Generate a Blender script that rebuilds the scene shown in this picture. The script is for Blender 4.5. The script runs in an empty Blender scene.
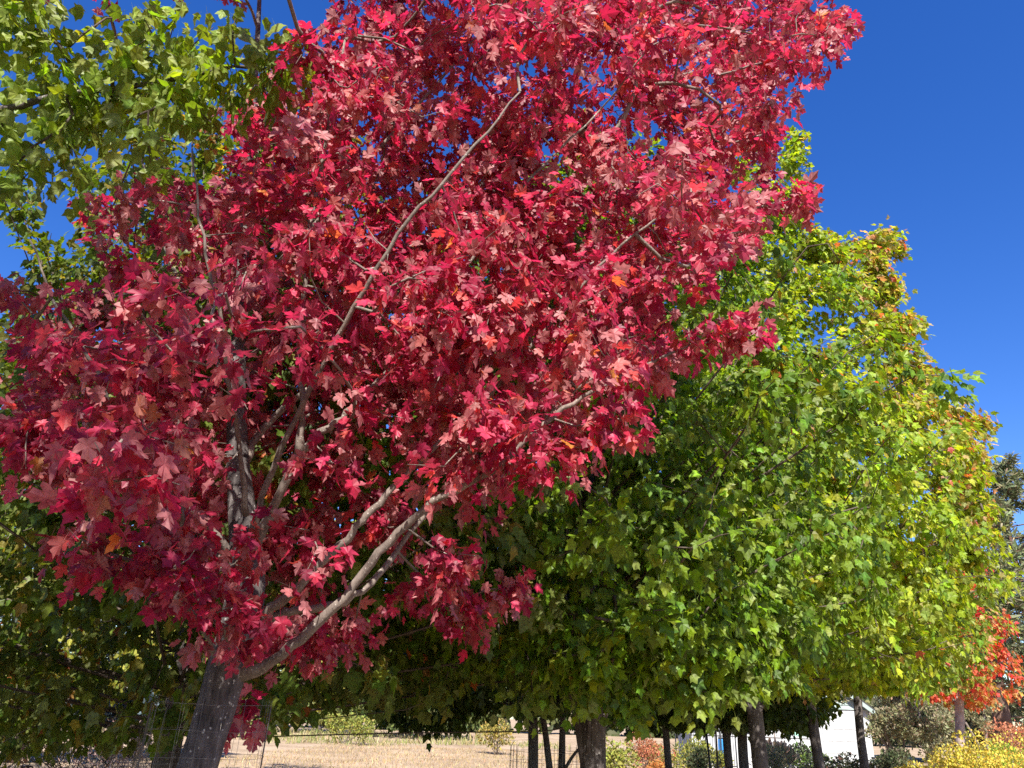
import bpy, math, random
import numpy as np
from mathutils import Vector, Matrix, Euler

RNG = np.random.default_rng(11)
random.seed(11)
S = bpy.context.scene
COL = S.collection
rad = math.radians

# ------------------------------------------------------------------ camera
F_PX, PITCH, ROLL, EYE = 773.0, 23.3, 2.0, 1.6
cam_d = bpy.data.cameras.new('camera')
cam_d.sensor_width = 36.0
cam_d.lens = F_PX / 1024 * 36.0
cam_d.clip_start, cam_d.clip_end = 0.05, 3000
cam = bpy.data.objects.new('camera', cam_d)
COL.objects.link(cam)
CAM_R = (Matrix.Rotation(rad(90 + PITCH), 3, 'X') @ Matrix.Rotation(rad(ROLL), 3, 'Z'))
cam.matrix_world = Matrix.Translation((0, 0, EYE)) @ CAM_R.to_4x4()
S.camera = cam

# ------------------------------------------------------------------ light
SUN_EL, SUN_AZ = 46.0, 177.0            # azimuth clockwise from +Y (the view direction)
sv = Vector((math.sin(rad(SUN_AZ)) * math.cos(rad(SUN_EL)), math.cos(rad(SUN_AZ)) * math.cos(rad(SUN_EL)), math.sin(rad(SUN_EL))))
world = bpy.data.worlds.new('World')
S.world = world
world.use_nodes = True
nt = world.node_tree
sky = nt.nodes.new('ShaderNodeTexSky')
sky.sky_type = 'NISHITA'
sky.sun_disc = False
sky.sun_elevation = rad(SUN_EL)
sky.sun_rotation = rad(SUN_AZ)
sky.altitude = 300
sky.air_density = 1.0
sky.dust_density = 0.5
sky.ozone_density = 3.0
hsv = nt.nodes.new('ShaderNodeHueSaturation')
hsv.inputs['Saturation'].default_value = 1.34
hsv.inputs['Hue'].default_value = 0.518
nt.nodes['Background'].inputs['Strength'].default_value = 0.096
nt.links.new(sky.outputs[0], hsv.inputs['Color'])
nt.links.new(hsv.outputs[0], nt.nodes['Background'].inputs['Color'])
sun_d = bpy.data.lights.new('sun', 'SUN')
sun_d.energy = 5.0
sun_d.angle = rad(0.53)
sun_d.color = (1.0, 0.95, 0.86)
sun = bpy.data.objects.new('sun', sun_d)
COL.objects.link(sun)
sun.rotation_euler = sv.to_track_quat('Z', 'Y').to_euler()
sun.location = (0, -6, 30)
S.view_settings.view_transform = 'Standard'
S.view_settings.look = 'None'
S.view_settings.exposure = 1.3
S.view_settings.gamma = 1
S.cycles.max_bounces = 6
S.cycles.diffuse_bounces = 4
S.cycles.glossy_bounces = 2
S.cycles.transmission_bounces = 4
S.cycles.sample_clamp_indirect = 6
S.cycles.use_denoising = False
S.cycles.caustics_reflective = False
S.cycles.caustics_refractive = False

# ------------------------------------------------------------------ helpers
def at(px, py, d):
    """world point seen at pixel (px, py) at ground distance d in front of the camera"""
    v = CAM_R @ Vector(((px - 512) / F_PX, (384 - py) / F_PX, -1.0))
    v = v * (d / v.y)
    return np.array((v.x, v.y, v.z + EYE))

def project(P):
    q = (np.asarray(P) - (0, 0, EYE)) @ np.array(CAM_R)
    z = np.where(q[:, 2] < -0.05, -q[:, 2], np.nan)
    return 512 + q[:, 0]/z*F_PX, 384 - q[:, 1]/z*F_PX, z

def spot(px, d):
    """ground point below the horizon at column px, distance d"""
    hz = 384 + F_PX * math.tan(rad(PITCH)) + (px - 512) * math.tan(rad(ROLL))
    p = at(px, hz + 25, d)
    return np.array((p[0], d, 0.0))

def tag(o, label=None, cat=None, group=None, kind=None):
    if label: o['label'] = label
    if cat: o['category'] = cat
    if group: o['group'] = group
    if kind: o['kind'] = kind
    return o

def empty(name, loc=(0, 0, 0)):
    o = bpy.data.objects.new(name, None)
    o.location = loc
    o.empty_display_size = 0.2
    COL.objects.link(o)
    return o

class MB:
    """collects vertices and faces in world coordinates, builds ONE mesh object"""
    def __init__(self):
        self.V, self.Fc, self.n = [], [], 0
    def add(self, verts, faces):
        self.V.append(np.asarray(verts, float))
        self.Fc += [tuple(i + self.n for i in f) for f in faces]
        self.n += len(verts)
    def box(self, c, s, rz=0.0):
        x, y, z = np.array(s) / 2
        b = np.array([(-x,-y,-z),(x,-y,-z),(x,y,-z),(-x,y,-z),(-x,-y,z),(x,-y,z),(x,y,z),(-x,y,z)])
        ca, sa = math.cos(rz), math.sin(rz)
        b = np.c_[b[:,0]*ca - b[:,1]*sa, b[:,0]*sa + b[:,1]*ca, b[:,2]] + np.array(c)
        self.add(b, [(0,3,2,1),(4,5,6,7),(0,1,5,4),(1,2,6,5),(2,3,7,6),(3,0,4,7)])
    def tube(self, pts, radii, sides=8, caps=True, wob=0.0):
        pts = np.asarray(pts, float); n = len(pts)
        if n < 2: return
        radii = np.broadcast_to(np.asarray(radii, float), (n,))
        tan = np.gradient(pts, axis=0)
        tan /= np.linalg.norm(tan, axis=1, keepdims=True) + 1e-9
        a = np.array((0, 0, 1.0)) if abs(tan[0][2]) < 0.9 else np.array((1.0, 0, 0))
        u = np.cross(tan[0], a); u /= np.linalg.norm(u)
        ang = np.arange(sides) * 2 * math.pi / sides
        out = []
        for i in range(n):
            u = u - tan[i] * u.dot(tan[i]); u /= np.linalg.norm(u) + 1e-9
            w = np.cross(tan[i], u)
            r = radii[i] * (1 + (RNG.normal(0, wob, sides) if wob else 0))
            out.append(pts[i] + np.outer(np.cos(ang) * r, u) + np.outer(np.sin(ang) * r, w))
        fs = []
        for i in range(n - 1):
            for k in range(sides):
                k2 = (k + 1) % sides
                fs.append((i*sides+k, i*sides+k2, (i+1)*sides+k2, (i+1)*sides+k))
        if caps:
            fs.append(tuple(range(sides))[::-1]); fs.append(tuple((n-1)*sides + k for k in range(sides)))
        self.add(np.concatenate(out), fs)
    def build(self, name, mat, parent=None, smooth=True):
        me = bpy.data.meshes.new(name)
        V = np.concatenate(self.V)
        org = np.array(parent.location) if parent else np.zeros(3)
        me.from_pydata((V - org).tolist(), [], self.Fc)
        me.materials.append(mat)
        (me.shade_smooth if smooth else me.shade_flat)()
        me.update()
        o = bpy.data.objects.new(name, me)
        COL.objects.link(o)
        if parent: o.parent = parent
        return o

def recentre(o):
    """put the origin of a single-mesh thing at the bottom centre of its geometry"""
    me = o.data
    n = len(me.vertices); a = np.empty(n*3, np.float32); me.vertices.foreach_get('co', a); a = a.reshape(-1, 3)
    c = np.array(((a[:,0].min()+a[:,0].max())/2, (a[:,1].min()+a[:,1].max())/2, a[:,2].min()), np.float32)
    me.vertices.foreach_set('co', (a - c).ravel()); me.update()
    o.location = c.tolist()
    return o

def smooth_path(pts, sub=5):
    p = [np.asarray(q, float) for q in pts]
    if len(p) < 3:
        return np.array([p[0] + (p[1]-p[0])*t for t in np.linspace(0, 1, sub+1)])
    p = [2*p[0]-p[1]] + p + [2*p[-1]-p[-2]]
    out = []
    for i in range(1, len(p)-2):
        for k in range(sub):
            t = k / sub
            out.append(0.5*((2*p[i]) + (-p[i-1]+p[i+1])*t + (2*p[i-1]-5*p[i]+4*p[i+1]-p[i+2])*t*t + (-p[i-1]+3*p[i]-3*p[i+1]+p[i+2])*t**3))
    out.append(p[-2])
    return np.array(out)

def unit(v):
    return v / (np.linalg.norm(v, axis=-1, keepdims=True) + 1e-9)

# ------------------------------------------------------------------ materials
def nodes_of(name):
    m = bpy.data.materials.new(name); m.use_nodes = True
    t = m.node_tree
    return m, t, t.nodes, t.links, t.nodes['Principled BSDF']

def leaf_mat(name, back=(0.30, 0.16, 0.13), back_mix=0.6, trans=0.38, tgain=(1.5, 1.5, 1.5), rough=0.42, spec=0.45):
    m, t, N, L, P = nodes_of(name)
    a = N.new('ShaderNodeAttribute'); a.attribute_name = 'col'
    g = N.new('ShaderNodeNewGeometry')
    mb = N.new('ShaderNodeMix'); mb.data_type = 'RGBA'; mb.inputs['B'].default_value = (*back, 1)
    mu = N.new('ShaderNodeMath'); mu.operation = 'MULTIPLY'; mu.inputs[1].default_value = back_mix
    L.new(g.outputs['Backfacing'], mu.inputs[0]); L.new(mu.outputs[0], mb.inputs['Factor'])
    tx = N.new('ShaderNodeTexCoord'); nz = N.new('ShaderNodeTexNoise'); nz.inputs['Scale'].default_value = 42; nz.inputs['Detail'].default_value = 3
    L.new(tx.outputs['Object'], nz.inputs['Vector'])
    rp = N.new('ShaderNodeValToRGB'); rp.color_ramp.elements[0].position = 0.28; rp.color_ramp.elements[0].color = (0.55, 0.5, 0.5, 1)
    rp.color_ramp.elements[1].position = 0.62; rp.color_ramp.elements[1].color = (1.1, 1.1, 1.1, 1)
    L.new(nz.outputs['Fac'], rp.inputs[0])
    mm0 = N.new('ShaderNodeMix'); mm0.data_type = 'RGBA'; mm0.blend_type = 'MULTIPLY'; mm0.inputs['Factor'].default_value = 1
    L.new(a.outputs['Color'], mb.inputs['A'])
    L.new(mb.outputs['Result'], mm0.inputs['A']); L.new(rp.outputs[0], mm0.inputs['B'])
    L.new(mm0.outputs['Result'], P.inputs['Base Color'])
    P.inputs['Roughness'].default_value = rough
    P.inputs['Specular IOR Level'].default_value = spec
    tr = N.new('ShaderNodeBsdfTranslucent')
    mm = N.new('ShaderNodeMix'); mm.data_type = 'RGBA'; mm.blend_type = 'MULTIPLY'; mm.inputs['Factor'].default_value = 1
    mm.inputs['B'].default_value = (*tgain, 1)
    L.new(a.outputs['Color'], mm.inputs['A']); L.new(mm.outputs['Result'], tr.inputs['Color'])
    mx = N.new('ShaderNodeMixShader'); mx.inputs[0].default_value = trans
    L.new(P.outputs[0], mx.inputs[1]); L.new(tr.outputs[0], mx.inputs[2])
    L.new(mx.outputs[0], N['Material Output'].inputs['Surface'])
    return m

def noise_mat(name, c1, c2, scale=8.0, rough=0.85, bump=0.3, detail=8, c3=None, spec=0.2, stretch=(1, 1, 1), bdist=0.02, fl=0.35, fh=0.65):
    m, t, N, L, P = nodes_of(name)
    tc = N.new('ShaderNodeTexCoord'); mp = N.new('ShaderNodeMapping'); mp.inputs['Scale'].default_value = stretch
    L.new(tc.outputs['Object'], mp.inputs['Vector'])
    n = N.new('ShaderNodeTexNoise'); n.inputs['Scale'].default_value = scale; n.inputs['Detail'].default_value = detail
    L.new(mp.outputs[0], n.inputs['Vector'])
    r = N.new('ShaderNodeValToRGB')
    r.color_ramp.elements[0].position = fl; r.color_ramp.elements[0].color = (*c1, 1)
    r.color_ramp.elements[1].position = fh; r.color_ramp.elements[1].color = (*c2, 1)
    if c3:
        e = r.color_ramp.elements.new(min(fh + 0.07, 0.98)); e.color = (*c3, 1)
    L.new(n.outputs['Fac'], r.inputs[0]); L.new(r.outputs[0], P.inputs['Base Color'])
    P.inputs['Roughness'].default_value = rough; P.inputs['Specular IOR Level'].default_value = spec
    if bump:
        b = N.new('ShaderNodeBump'); b.inputs['Strength'].default_value = bump; b.inputs['Distance'].default_value = bdist
        L.new(n.outputs['Fac'], b.inputs['Height']); L.new(b.outputs[0], P.inputs['Normal'])
    return m

def bark_mat(name, dark, light, spot_c, scale=1.0, furrow=0.6):
    """grey maple bark: furrows along the stem, blotches, pale lichen specks"""
    m, t, N, L, P = nodes_of(name)
    tc = N.new('ShaderNodeTexCoord'); mp = N.new('ShaderNodeMapping'); mp.inputs['Scale'].default_value = (1, 1, 0.22)
    L.new(tc.outputs['Object'], mp.inputs['Vector'])
    n = N.new('ShaderNodeTexNoise'); n.inputs['Scale'].default_value = 38*scale; n.inputs['Detail'].default_value = 9; n.inputs['Roughness'].default_value = 0.65
    L.new(mp.outputs[0], n.inputs['Vector'])
    n2 = N.new('ShaderNodeTexNoise'); n2.inputs['Scale'].default_value = 7*scale; n2.inputs['Detail'].default_value = 6
    L.new(tc.outputs['Object'], n2.inputs['Vector'])
    r = N.new('ShaderNodeValToRGB'); r.color_ramp.elements[0].position = 0.36; r.color_ramp.elements[1].position = 0.66
    r.color_ramp.elements[0].color = (*dark, 1); r.color_ramp.elements[1].color = (*light, 1)
    mixf = N.new('ShaderNodeMath'); mixf.operation = 'MULTIPLY_ADD'; mixf.inputs[1].default_value = 0.55
    h = N.new('ShaderNodeMath'); h.operation = 'MULTIPLY'; h.inputs[1].default_value = 0.45
    L.new(n.outputs['Fac'], mixf.inputs[0]); L.new(n2.outputs['Fac'], h.inputs[0]); L.new(h.outputs[0], mixf.inputs[2])
    L.new(mixf.outputs[0], r.inputs[0])
    v = N.new('ShaderNodeTexVoronoi'); v.inputs['Scale'].default_value = 34*scale; v.inputs['Randomness'].default_value = 1
    L.new(tc.outputs['Object'], v.inputs['Vector'])
    n3 = N.new('ShaderNodeTexNoise'); n3.inputs['Scale'].default_value = 55*scale
    L.new(tc.outputs['Object'], n3.inputs['Vector'])
    ad = N.new('ShaderNodeMath'); ad.operation = 'MULTIPLY_ADD'; ad.inputs[1].default_value = 0.6
    L.new(n3.outputs['Fac'], ad.inputs[0]); L.new(v.outputs['Distance'], ad.inputs[2])
    lt = N.new('ShaderNodeMapRange'); lt.inputs['From Min'].default_value = 0.50; lt.inputs['From Max'].default_value = 0.40
    L.new(ad.outputs[0], lt.inputs['Value'])
    mx = N.new('ShaderNodeMix'); mx.data_type = 'RGBA'; mx.inputs['B'].default_value = (*spot_c, 1)
    L.new(lt.outputs[0], mx.inputs['Factor']); L.new(r.outputs[0], mx.inputs['A']); L.new(mx.outputs['Result'], P.inputs['Base Color'])
    P.inputs['Roughness'].default_value = 0.85; P.inputs['Specular IOR Level'].default_value = 0.2
    b = N.new('ShaderNodeBump'); b.inputs['Strength'].default_value = furrow; b.inputs['Distance'].default_value = 0.05
    L.new(mixf.outputs[0], b.inputs['Height']); L.new(b.outputs[0], P.inputs['Normal'])
    return m

M_RED = leaf_mat('red_leaf', back=(0.43, 0.185, 0.175), back_mix=0.74, trans=0.44, tgain=(1.9, 1.1, 1.5), rough=0.52, spec=0.5)
M_GREEN = leaf_mat('green_leaf', back=(0.27, 0.30, 0.09), back_mix=0.5, trans=0.42, tgain=(2.1, 1.9, 0.7), rough=0.5, spec=0.3)
M_SHRUB = leaf_mat('shrub_leaf', back=(0.2, 0.22, 0.1), back_mix=0.25, trans=0.25, tgain=(1.5, 1.5, 1.0), rough=0.6, spec=0.25)
M_NEEDLE = leaf_mat('needle', back=(0.08, 0.1, 0.06), back_mix=0.1, trans=0.12, rough=0.6, spec=0.25)
M_BARK = bark_mat('maple_bark', (0.035, 0.029, 0.029), (0.19, 0.165, 0.16), (0.40, 0.38, 0.36), 0.9, 0.9)
M_BARK2 = bark_mat('dark_maple_bark', (0.05, 0.04, 0.038), (0.15, 0.13, 0.12), (0.3, 0.28, 0.26), 0.8)
M_TWIG = bark_mat('smooth_grey_brown_bark', (0.10, 0.078, 0.066), (0.235, 0.192, 0.165), (0.40, 0.36, 0.32), 1.6, 0.25)
M_PALE = bark_mat('pale_pinkish_bark', (0.2, 0.15, 0.13), (0.38, 0.31, 0.28), (0.5, 0.45, 0.42), 0.8, 0.4)
M_TWIG2 = bark_mat('brown_maple_twig_bark', (0.05, 0.038, 0.03), (0.13, 0.10, 0.08), (0.2, 0.17, 0.15), 1.2, 0.25)
M_PINEBARK = bark_mat('pine_bark', (0.06, 0.035, 0.025), (0.2, 0.12, 0.09), (0.3, 0.22, 0.17), 0.5, 0.9)
M_WIRE = noise_mat('weathered_galvanised_wire', (0.14, 0.125, 0.11), (0.26, 0.235, 0.21), 30, 0.5, 0)
M_DARKMETAL = noise_mat('dark_painted_metal', (0.02, 0.022, 0.025), (0.035, 0.036, 0.04), 20, 0.5, 0)
M_WOODSTAKE = noise_mat('weathered_stake', (0.09, 0.075, 0.06), (0.2, 0.16, 0.13), 14, 0.8, 0.3, stretch=(1, 1, 0.1))
M_WHITE = noise_mat('white_painted_siding', (0.40, 0.41, 0.42), (0.46, 0.47, 0.48), 3, 0.6, 0.05)
M_SAGE = noise_mat('pale_sage_siding', (0.25, 0.31, 0.29), (0.30, 0.36, 0.34), 3, 0.7, 0.05)
M_MINT = noise_mat('mint_paint', (0.26, 0.48, 0.37), (0.30, 0.53, 0.42), 3, 0.5, 0.03)
M_ROOF = noise_mat('dark_shingles', (0.03, 0.03, 0.035), (0.07, 0.065, 0.065), 30, 0.9, 0.5)
M_TRIM = noise_mat('house_trim', (0.6, 0.6, 0.58), (0.7, 0.7, 0.68), 5, 0.5, 0.02)
M_BLUE = noise_mat('blue_plastic', (0.02, 0.2, 0.55), (0.03, 0.26, 0.62), 5, 0.35, 0)
M_STONE = noise_mat('pale_boulder', (0.3, 0.26, 0.22), (0.5, 0.45, 0.38), 6, 0.9, 0.6)

# ------------------------------------------------------------------ leaves
def outline(half):
    """mirror a right-half outline (base first, tip last) into a closed outline"""
    left = [(-x, y) for x, y in half[1:-1]][::-1]
    return np.array(list(half) + left)

T_DEEP = outline([(0, 0.02), (0.15, -0.05), (0.38, 0.0), (0.30, 0.14), (0.50, 0.27), (0.62, 0.50), (0.45, 0.55), (0.22, 0.44), (0.26, 0.60), (0.33, 0.76), (0.16, 0.83), (0, 1.05)])
T_MAPLE = outline([(0, 0.0), (0.2, -0.05), (0.37, 0.09), (0.41, 0.28), (0.58, 0.55), (0.33, 0.54), (0.24, 0.66), (0.17, 0.80), (0, 1.02)])
T_SMALL = outline([(0, 0.0), (0.26, 0.2), (0.30, 0.5), (0.16, 0.8), (0, 1.0)])
T_NEEDLE = outline([(0, 0.0), (0.09, 0.1), (0.05, 1.0), (0, 1.02)])

def leaf_mesh(name, base, u, n, size, col, tmpl, mat, parent, cy=0.33, petiole=True, curl=None, fold=None):
    """one mesh of many leaves. base: attachment of the blade, u: tip direction, n: upper side"""
    k = len(base)
    u = unit(u); n = unit(n - u * (n*u).sum(1, keepdims=True)); s = np.cross(u, n)
    m = len(tmpl)
    x = np.r_[0.0, tmpl[:, 0]]; y = np.r_[cy, tmpl[:, 1]]
    curl = RNG.normal(-0.16, 0.16, k) if curl is None else curl
    fold = RNG.normal(0.10, 0.13, k) if fold is None else fold
    tw = RNG.normal(0, 0.14, k)
    z = fold[:, None]*np.abs(x)[None] + curl[:, None]*(y**2)[None] + tw[:, None]*(x*y)[None] + RNG.normal(0, 0.03, (k, m+1))
    wx = RNG.uniform(0.78, 1.1, k)[:, None] * x[None]
    V = base[:, None] + size[:, None, None]*(wx[..., None]*s[:, None] + y[None, :, None]*u[:, None] + z[..., None]*n[:, None])
    lum = np.r_[1.12, 0.92 + 0.1*RNG.random(m)]
    C = np.clip(col[:, None, :] * lum[None, :, None], 0, 0.9)
    i = np.arange(m)
    tri = np.c_[np.zeros(m, int), 1 + i, 1 + (i+1) % m]
    if petiole:
        pb = base - u*size[:, None]*RNG.uniform(0.35, 0.6, (k, 1)) + np.array((0, 0, 1.0))*size[:, None]*0.18
        V = np.concatenate([V, pb[:, None]], 1)
        C = np.concatenate([C, (col*0.9)[:, None]], 1)
        # a slim petiole triangle pair from the base corner to the twig
        V = np.concatenate([V, (base + s*size[:, None]*0.022)[:, None]], 1)
        C = np.concatenate([C, (col*0.9)[:, None]], 1)
        tri = np.r_[tri, [[1, m+1, m+2]]]
    nv = V.shape[1]
    T = (tri[None] + (np.arange(k)*nv)[:, None, None]).reshape(-1, 3)
    me = bpy.data.meshes.new(name)
    org = np.array(parent.location) if parent else np.zeros(3)
    V = (V.reshape(-1, 3) - org).astype(np.float32)
    me.vertices.add(len(V)); me.vertices.foreach_set('co', V.ravel())
    me.loops.add(T.size); me.loops.foreach_set('vertex_index', T.ravel().astype(np.int32))
    me.polygons.add(len(T)); me.polygons.foreach_set('loop_start', np.arange(0, T.size, 3, dtype=np.int32))
    me.update(calc_edges=True)
    at_ = me.attributes.new('col', 'FLOAT_COLOR', 'POINT')
    at_.data.foreach_set('color', np.c_[C.reshape(-1, 3), np.ones(len(V))].astype(np.float32).ravel())
    me.materials.append(mat)
    me.shade_flat()
    o = bpy.data.objects.new(name, me)
    COL.objects.link(o)
    if parent: o.parent = parent
    return o

def mixcol(pal, k, jitter=0.18):
    """pal: list of (weight, rgb) -> k colours with brightness jitter"""
    w = np.array([p[0] for p in pal], float); c = np.array([p[1] for p in pal], float)
    idx = RNG.choice(len(pal), k, p=w/w.sum())
    return c[idx] * np.exp(RNG.normal(0, jitter, (k, 1))) * np.exp(RNG.normal(0, 0.08, (k, 3)))

def noise3(p, freq, seed=0):
    """cheap smooth pseudo-noise in -1..1 for patches of turning leaves"""
    r = np.random.default_rng(seed)
    v = np.zeros(len(p))
    for _ in range(6):
        k = r.normal(0, freq, 3); v += np.sin(p @ k + r.uniform(0, 6.3))
    return v / 3.2

# ------------------------------------------------------------------ tree skeleton
class Skel:
    def __init__(self):
        self.P, self.par, self.len, self.fixed = [], [], [], []
    def path(self, pts, parent=-1, fixed=True):
        """adds a polyline; parent is the node index it springs from"""
        ids = []
        for p in pts:
            p = np.asarray(p, float)
            l = 0.0 if parent < 0 else self.len[parent] + np.linalg.norm(p - self.P[parent])
            self.P.append(p); self.par.append(parent); self.len.append(l); self.fixed.append(fixed)
            parent = len(self.P) - 1
            ids.append(parent)
        return ids
    def nearest(self, p):
        A = np.array(self.P); return int(np.argmin(((A - p)**2).sum(1)))
    def grow(self, targets, bias=0.25, step=0.22, bend=0.35, up=0.12):
        """join every target to the skeleton along a short curved twig; returns node ids"""
        out = []
        cap = len(self.P) + len(targets)*14 + 10
        A = np.zeros((cap, 3)); Ln = np.zeros(cap); n = len(self.P)
        A[:n] = np.array(self.P); Ln[:n] = np.array(self.len)
        d0 = np.array([np.min(((A[:n] - t)**2).sum(1)) for t in targets])
        for i in np.argsort(d0):
            t = targets[i]
            d = np.sqrt(((A[:n] - t)**2).sum(1))
            j = int(np.argmin(d + bias*Ln[:n]*np.minimum(1, d) + 0.25*np.maximum(0, A[:n, 2] - t[2])))
            a = A[j]; L = d[j]
            k = int(min(12, max(1, round(L/step))))
            pd = (a - A[self.par[j]]) if self.par[j] >= 0 else t - a
            pd = pd/(np.linalg.norm(pd)+1e-9)
            c = a + pd*L*bend + np.array((0, 0, up*L)) + RNG.normal(0, 0.05*L, 3)
            pts = []
            for q in range(1, k+1):
                s = q/k
                pts.append((1-s)**2*a + 2*s*(1-s)*c + s*s*t)
            ids = self.path(pts, j, False)
            A[n:n+len(ids)] = np.array(pts); Ln[n:n+len(ids)] = [self.len[x] for x in ids]
            n += len(ids)
            out.append(ids[-1])
        self.ends = np.zeros(len(self.P), int); self.ends[out] = 1
        return out
    def twig_dirs(self, ids):
        A = np.array(self.P); pr = np.array(self.par)
        return unit(A[ids] - A[pr[ids]])
    def twig_mesh(self, name, mat, parent, r_tip=0.0032, power=0.46, rmax=0.06, sides=(4, 5, 7)):
        n = len(self.P); kids = [[] for _ in range(n)]
        cnt = np.zeros(n)          # twigs without any leaves are left out
        for i in range(n):
            if self.par[i] >= 0: kids[self.par[i]].append(i)
        for i in range(n-1, -1, -1):
            if self.ends[i]: cnt[i] += 1
            if self.par[i] >= 0: cnt[self.par[i]] += cnt[i]
        R = np.minimum(rmax, r_tip*cnt**power)
        mb = MB()
        starts = [i for i in range(n) if not self.fixed[i] and cnt[i] > 0 and (self.par[i] < 0 or self.fixed[self.par[i]])]
        while starts:
            i = starts.pop()
            ch = []
            if self.par[i] >= 0: ch.append(self.par[i])
            while True:
                ch.append(i)
                ks = [k for k in kids[i] if not self.fixed[k] and cnt[k] > 0]
                if not ks: break
                ks.sort(key=lambda k: -cnt[k])
                starts += ks[1:]
                i = ks[0]
            P = np.array([self.P[c] for c in ch]); r = np.array([R[c] for c in ch])
            r[0] = min(r[0], r[1]*1.15)
            r[-1] *= 0.6
            sd = sides[0] if r[0] < 0.007 else sides[1] if r[0] < 0.018 else sides[2]
            if len(P) > 2:
                P2 = P.copy(); P2[1:-1] = 0.25*P[:-2] + 0.5*P[1:-1] + 0.25*P[2:]; P = P2
            mb.tube(P, r, sd, caps=False)
        if not mb.V: return None
        return mb.build(name, mat, parent)

def sprays(nodes, dirs, k, spread, size, axis_xy, centre, droop=0.75, size_var=0.17, outw=0.5, nrand=0.5, cu=0.3, dlo=0.5, dhi=1.3):
    """leaf frames round every twig node; returns base, u, n, size"""
    kk = RNG.poisson(k, len(nodes)).clip(3)
    idx = np.repeat(np.arange(len(nodes)), kk); m = len(idx)
    t = dirs[idx]
    rnd = unit(RNG.normal(0, 1, (m, 3)))
    out = unit(rnd - t*(rnd*t).sum(1, keepdims=True)*0.6 + 0.35*t)
    base = nodes[idx] - t*RNG.uniform(-0.15, 1.0, (m, 1))*spread*1.3 + out*RNG.uniform(0.15, 1.0, (m, 1))*spread
    base[:, 2] -= RNG.uniform(0, 0.35, m)*spread
    crown = unit(base - centre)
    u = out*0.6 + crown*cu + RNG.normal(0, 0.28, (m, 3)); u[:, 2] -= droop*RNG.uniform(dlo, dhi, m)
    tilt = RNG.normal(0, 0.5, (len(nodes), 3))[idx]; lean = RNG.normal(0, 0.22, (len(nodes), 3))[idx]
    u += lean
    n = RNG.normal(0, nrand*0.55, (m, 3)) + tilt + crown*outw; n[:, 2] += 0.75
    sz = size*np.exp(RNG.normal(0, size_var, m))
    return base, u, n, sz, idx

# ------------------------------------------------------------------ ground
def ground():
    xs = np.r_[np.linspace(-420, -40, 20), np.linspace(-36, 60, 97), np.linspace(70, 420, 20)]
    ys = np.r_[np.linspace(-60, -4, 8), np.linspace(0, 90, 91), np.linspace(100, 700, 25)]
    X, Y = np.meshgrid(xs, ys)
    P = np.c_[X.ravel(), Y.ravel(), np.zeros(X.size)]
    P[:, 2] = 0.05*noise3(P, 0.25, 3) + 0.03*noise3(P, 0.9, 4)
    nx, ny = len(xs), len(ys)
    f = [(j*nx+i, j*nx+i+1, (j+1)*nx+i+1, (j+1)*nx+i) for j in range(ny-1) for i in range(nx-1)]
    m, t, N, L, Pn = nodes_of('dry_straw_ground')
    tc = N.new('ShaderNodeTexCoord')
    a = N.new('ShaderNodeTexNoise'); a.inputs['Scale'].default_value = 0.35; a.inputs['Detail'].default_value = 6
    b = N.new('ShaderNodeTexNoise'); b.inputs['Scale'].default_value = 9; b.inputs['Detail'].default_value = 10; b.inputs['Roughness'].default_value = 0.7
    for q in (a, b): L.new(tc.outputs['Object'], q.inputs['Vector'])
    r1 = N.new('ShaderNodeValToRGB'); r1.color_ramp.elements[0].position = 0.35; r1.color_ramp.elements[1].position = 0.68
    r1.color_ramp.elements[0].color = (0.32, 0.24, 0.16, 1); r1.color_ramp.elements[1].color = (0.50, 0.39, 0.28, 1)
    r2 = N.new('ShaderNodeValToRGB'); r2.color_ramp.elements[0].position = 0.3; r2.color_ramp.elements[1].position = 0.72
    r2.color_ramp.elements[0].color = (0.5, 0.46, 0.42, 1); r2.color_ramp.elements[1].color = (1.15, 1.12, 1.08, 1)
    L.new(a.outputs['Fac'], r1.inputs[0]); L.new(b.outputs['Fac'], r2.inputs[0])
    mx = N.new('ShaderNodeMix'); mx.data_type = 'RGBA'; mx.blend_type = 'MULTIPLY'; mx.inputs['Factor'].default_value = 1
    L.new(r1.outputs[0], mx.inputs['A']); L.new(r2.outputs[0], mx.inputs['B']); L.new(mx.outputs['Result'], Pn.inputs['Base Color'])
    Pn.inputs['Roughness'].default_value = 0.95; Pn.inputs['Specular IOR Level'].default_value = 0.1
    bp = N.new('ShaderNodeBump'); bp.inputs['Strength'].default_value = 0.8; bp.inputs['Distance'].default_value = 0.05
    L.new(b.outputs['Fac'], bp.inputs['Height']); L.new(bp.outputs[0], Pn.inputs['Normal'])
    mb = MB(); mb.add(P, f)
    o = mb.build('ground', m); tag(o, kind='structure')
ground()

def blades(name, n, xr, yr, h, pal, seed, fn=None):
    x = RNG.uniform(*xr, n); y = RNG.uniform(*yr, n)
    p = np.c_[x, y, np.zeros(n)]
    if fn is not None: p = p[fn(p)]
    k = len(p); p[:, 2] = 0.05*noise3(p, 0.25, 3) + 0.03*noise3(p, 0.9, 4) - 0.01
    u = RNG.normal(0, 0.45, (k, 3)); u[:, 2] = 1
    nn = unit(RNG.normal(0, 1, (k, 3)))
    o = leaf_mesh(name, p, u, nn, h*np.exp(RNG.normal(0, 0.3, k)), mixcol(pal, k), T_NEEDLE, M_SHRUB, None, petiole=False)
    tag(o, kind='stuff')
    return o
blades('dry_grass', 26000, (-9, 9), (9, 46), 0.08, [(3, (0.5, 0.38, 0.22)), (2, (0.42, 0.3, 0.16)), (1, (0.3, 0.2, 0.1))], 1, lambda p: np.abs(p[:, 0]) < p[:, 1]*0.35)
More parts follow.
